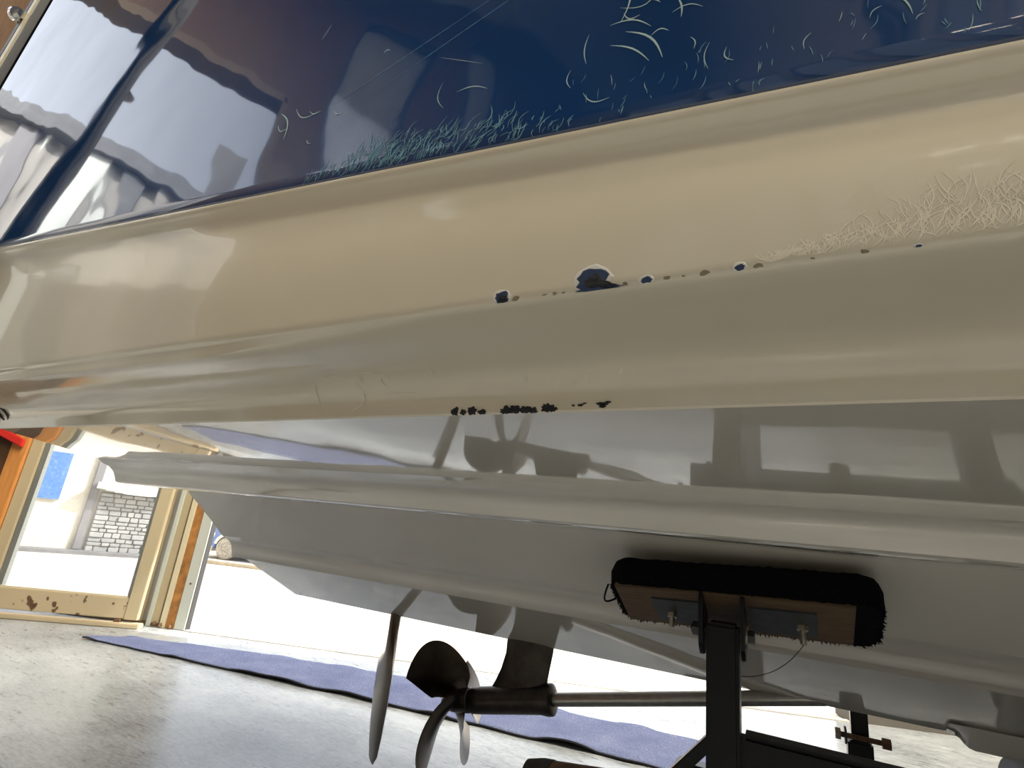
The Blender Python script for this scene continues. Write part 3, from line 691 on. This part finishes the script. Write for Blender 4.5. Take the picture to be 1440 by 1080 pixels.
for i in range(1500):
    (a, b_) = random.choice(O_); aft_or_low = b_ < -HWD*.8 or abs(a) > HL*.9
    if not aft_or_low and random.random() < .6: continue
    base = padp(a*.99, b_*.975, random.uniform(-.003, .006)); o2 = (AX*a/HL*.5+AW*b_/HWD*.5)
    d = (AX*random.gauss(0, .5)+AW*random.gauss(0, .5)-AN*random.uniform(.1, .9)+o2).normalized()
    L_ = random.uniform(.002, .006); q = d.orthogonal().normalized()*.0012
    fz.add([base-q, base+q, base+d*L_+q*.3, base+d*L_-q*.3, base+d.cross(q)], [(0, 1, 2, 3), (0, 4, 3), (1, 2, 4)])
tag(fz.build('carpet_fray', M_CARPET, padO), kind='stuff')
# hanging loop of carpet thread at the aft corner
lp = [padp(-HL-.004-.010*math.sin(t), HWD-.02-.05*t/PI, .002-.016*math.sin(t)) for t in [PI*k/10 for k in range(11)]]
MB().tube(lp, .0016, 6).build('carpet_thread', M_CARPET, padO)
# brackets, bolts
for (a0, a1) in ((-.125, -.048), (.018, .108)):
    MB().obox(padp((a0+a1)/2, -.006, -.0055), AX*((a1-a0)/2), AW*.040, AN*.0028).build('bracket_plate', M_STEEL, tr, bevel=.0015)
for xx in (PX-hw-.006, PX+hw+.006):
    f_ = MB(); zt = .905; ol = [(-.430, .80+.07), (-.505, .868), (-.497, .905), (-.470, .905), (-.415, .880), (-.415, .85), (-.445, .838), (-.475, .838), (-.492, .852)]
    ol = [(-.492, .842), (-.475, .826), (-.455, .824), (-.438, .836), (-.425, .862), (-.425, .886), (-.49, .915), (-.497, .905)]
    k = len(ol); vs = [V(xx-.003, y_, z_) for y_, z_ in ol]+[V(xx+.003, y_, z_) for y_, z_ in ol]
    f_.add(vs, [list(range(k)), list(range(k, 2*k))[::-1]]+[(i, (i+1) % k, k+(i+1) % k, k+i) for i in range(k)]); f_.build('bracket_flange', M_BLACK, tr, bevel=.001)
def bolt(a, b_, d, L_, r_, mat=M_ZINC, par=tr):
    d = Vector(d).normalized(); a = Vector(a)
    sh = MB().cyl(a, a+d*L_, r_, n=12); sh.build('bolt', mat, par, smooth=40)
    MB().cyl(a+d*b_, a+d*(b_+r_*1.5), r_*1.9, n=6).build('nut', mat, par, smooth=20)
bolt(padp(-.098, -.012, -.004), .004, -AN*.95-V(0, 0, .35), .026, .0042)
bolt(padp(.088, -.008, -.004), .004, -AN*.95-V(0, 0, .35), .030, .0042)
pv = V(PX, -.462, .858)
MB().cyl(pv-V(.045, 0, 0), pv+V(.043, 0, 0), .0065, n=14).build('pivot_bolt', M_STEEL, tr, smooth=40)
MB().cyl(pv+V(.031, 0, 0), pv+V(.034, 0, 0), .0155, n=24).build('washer', M_ZINC, tr, smooth=40)
MB().cyl(pv+V(.034, 0, 0), pv+V(.043, 0, 0), .010, n=6).build('nut', M_STEEL, tr, smooth=20)
MB().cyl(pv-V(.043, 0, 0), pv-V(.033, 0, 0), .011, n=6).build('nut', M_STEEL, tr, smooth=20)
p0, p1 = padp(.088, -.010, -.034), V(PX+hw+.002, -.475, .806)
mid = (p0+p1)/2+V(.01, 0, -.022)
MB().tube([p0*(1-t)**2+mid*2*t*(1-t)+p1*t*t for t in [k/14 for k in range(15)]], .0006, 5).build('loose_thread', M_RUBBER, tr)
# side rail running forward from the post, brace, roller
MB().box(PX+hw, 3.2, PY-.018, PY+.022, .655, .733).build('side_rail', M_BLACK, tr, bevel=.006)
br = MB().obox(V(-.155, -.457, .655), V(.055, 0, .060), V(0, .012, 0), V(.006, 0, -.0055)).build('brace', M_BLACK, tr, bevel=.002)
MB().lathe(V(-.365, -.50, .603), V(1, 0, .10), [(0, .015), (.003, .026), (.02, .032), (.05, .034), (.12, .036), (.15, .034), (.17, .026), (.173, .012)], 24).build('guide_roller', M_RUST, tr, smooth=50)
MB().lathe(V(-.368, -.50, .603), V(1, 0, .10), [(0, .02), (.004, .030), (.03, .0345), (.046, .0345)], 24).build('roller_cap', M_RUBBER, tr, smooth=50)
MB().obox(V(-.19, -.485, .60), V(.09, 0, 0), V(0, .01, 0), V(0, 0, .012)).build('roller_arm', M_BLACK, tr, bevel=.003)
# far bunk post with sleeve and cross bolt
FX, FY = .158, .42
MB().box(FX-.019, FX+.019, FY-.019, FY+.019, .35, .86).build('far_post', M_BLACK, tr, bevel=.004)
MB().box(FX-.029, FX+.026, FY-.027, FY+.027, .28, .563).build('post_sleeve', M_BLACK, tr, bevel=.005)
MB().cyl(V(FX-.052, FY-.03, .573), V(FX+.056, FY-.03, .573), .0062, n=14).build('cross_bolt', M_RUST, tr, smooth=40)
MB().cyl(V(FX-.056, FY-.03, .573), V(FX-.044, FY-.03, .573), .0145, n=6).build('bolt_head', M_ZINC, tr, smooth=20)
MB().cyl(V(FX-.036, FY-.03, .573), V(FX-.031, FY-.03, .573), .020, n=18).build('washer', M_STEEL, tr, smooth=30)
MB().cyl(V(FX+.044, FY-.03, .573), V(FX+.062, FY-.03, .573), .0135, n=6).build('nut', M_RUST, tr, smooth=20)
MB().obox(V(FX, FY+.0, .875), V(.2, 0, 0), V(0, .06, .034), V(0, -.011, .02)).build('far_bunk', M_CARPET, tr, bevel=.008)
MB().box(.36, .42, -.03, .03, .33, .60).build('keel_post', M_BLACK, tr, bevel=.004)
MB().lathe(V(.39, -.09, .635), V(0, 1, 0), [(0, .03), (.004, .042), (.06, .036), (.12, .036), (.176, .042), (.18, .03)], 24).build('keel_roller', M_RUBBER, tr, smooth=40)
# frame below: longitudinals, cross tubes, axle, wheels
for y_ in (PY, -PY): MB().box(-.30, 4.6, y_-.03, y_+.03, .30, .40).build('frame_rail', M_BLACK, tr, bevel=.006)
for x_ in (-.1, 1.2, 2.6): MB().box(x_-.035, x_+.035, -.46, .46, .29, .37).build('cross_member', M_BLACK, tr, bevel=.006)
MB().box(3.15, 3.20, PY-.018, PY+.022, .38, .733).build('rail_upright', M_BLACK, tr, bevel=.005)
MB().cyl(V(1.3, -1.0, .31), V(1.3, 1.0, .31), .03, n=16).build('axle', M_BLACK, tr, smooth=40)
for s in (-1, 1):
    wh = MB().lathe(V(1.3, s*.88, .31), V(0, s, 0), [(0, .18), (0, .27), (.02, .305), (.05, .31), (.15, .31), (.18, .305), (.2, .27), (.2, .18)], 40).build('wheel', M_RUBBER, tr, smooth=40)
    MB().lathe(V(1.3, s*.90, .31), V(0, s, 0), [(0, .18), (.12, .18), (.13, .06), (.15, .05)], 30).build('rim', M_ALU, wh, smooth=40)
    fd = MB(); ang = [math.radians(12+156*k/16) for k in range(17)]
    vs = [V(1.3+r_*math.cos(a), s*y_, .31+r_*math.sin(a)) for (r_, y_) in ((.36, .85), (.36, 1.12), (.372, 1.12), (.372, .85)) for a in ang]
    fd.add(vs, [((j)*17+i, j*17+i+1, ((j+1) % 4)*17+i+1, ((j+1) % 4)*17+i) for j in range(4) for i in range(16)]+[(0, 17, 34, 51), (16, 33, 50, 67)]); fd.build('fender', M_BLACK, tr, smooth=40)
    MB().obox(V(1.3, s*.67, .385), V(.03, 0, 0), V(0, .25, 0), V(0, 0, .015)).build('fender_arm', M_BLACK, tr)
# leaning guide pole on its own foot beside the stern quarter
gr = empty('guide_pole', V(-1.38, -1.118, 0)); tag(gr, 'beige faced guide pole with chrome bolt standing beside the blue stern quarter', 'pole')
g0, g1 = V(-1.3802, -1.118, 1.7384), V(-1.3247, -1.118, 1.9162); gd = (g1-g0).normalized()
def gp(z_): return g0+gd*((z_-g0.z)/gd.z)
ga, gb = gp(.01), gp(2.45); gy = V(0, 1, 0); gx = gd.cross(gy).normalized()
if gx.x > 0: gx = -gx
mid, hl = (ga+gb)/2, gd*((gb-ga).length/2)
MB().obox(mid+gx*.018, gx*.014, gy*.008, hl).build('facing_strip', M_PVC, gr, bevel=.004)
MB().obox(mid+gx*.042+gy*.004, gx*.012, gy*.012, hl).build('pole', M_BLACK, gr, bevel=.003)
MB().obox(mid-gx*.001, gx*.005, gy*.006, hl).build('edge_strip', M_ALU, gr, bevel=.002)
bp = gp(1.872)+gx*.040
MB().cyl(bp-gx*.018-gy*.012, bp+gx*.010-gy*.014, .0085, n=14).build('bolt', M_CHROME, gr, smooth=40)
MB().lathe(bp-gx*.002-gy*.014, gx, [(0, .014), (.010, .016), (.018, .014), (.02, .009)], 16).build('bolt_head', M_CHROME, gr, smooth=40)
MB().box(ga.x-.14, ga.x+.06, -1.20, -1.04, .0, .012).build('foot_plate', M_BLACK, gr, bevel=.003)
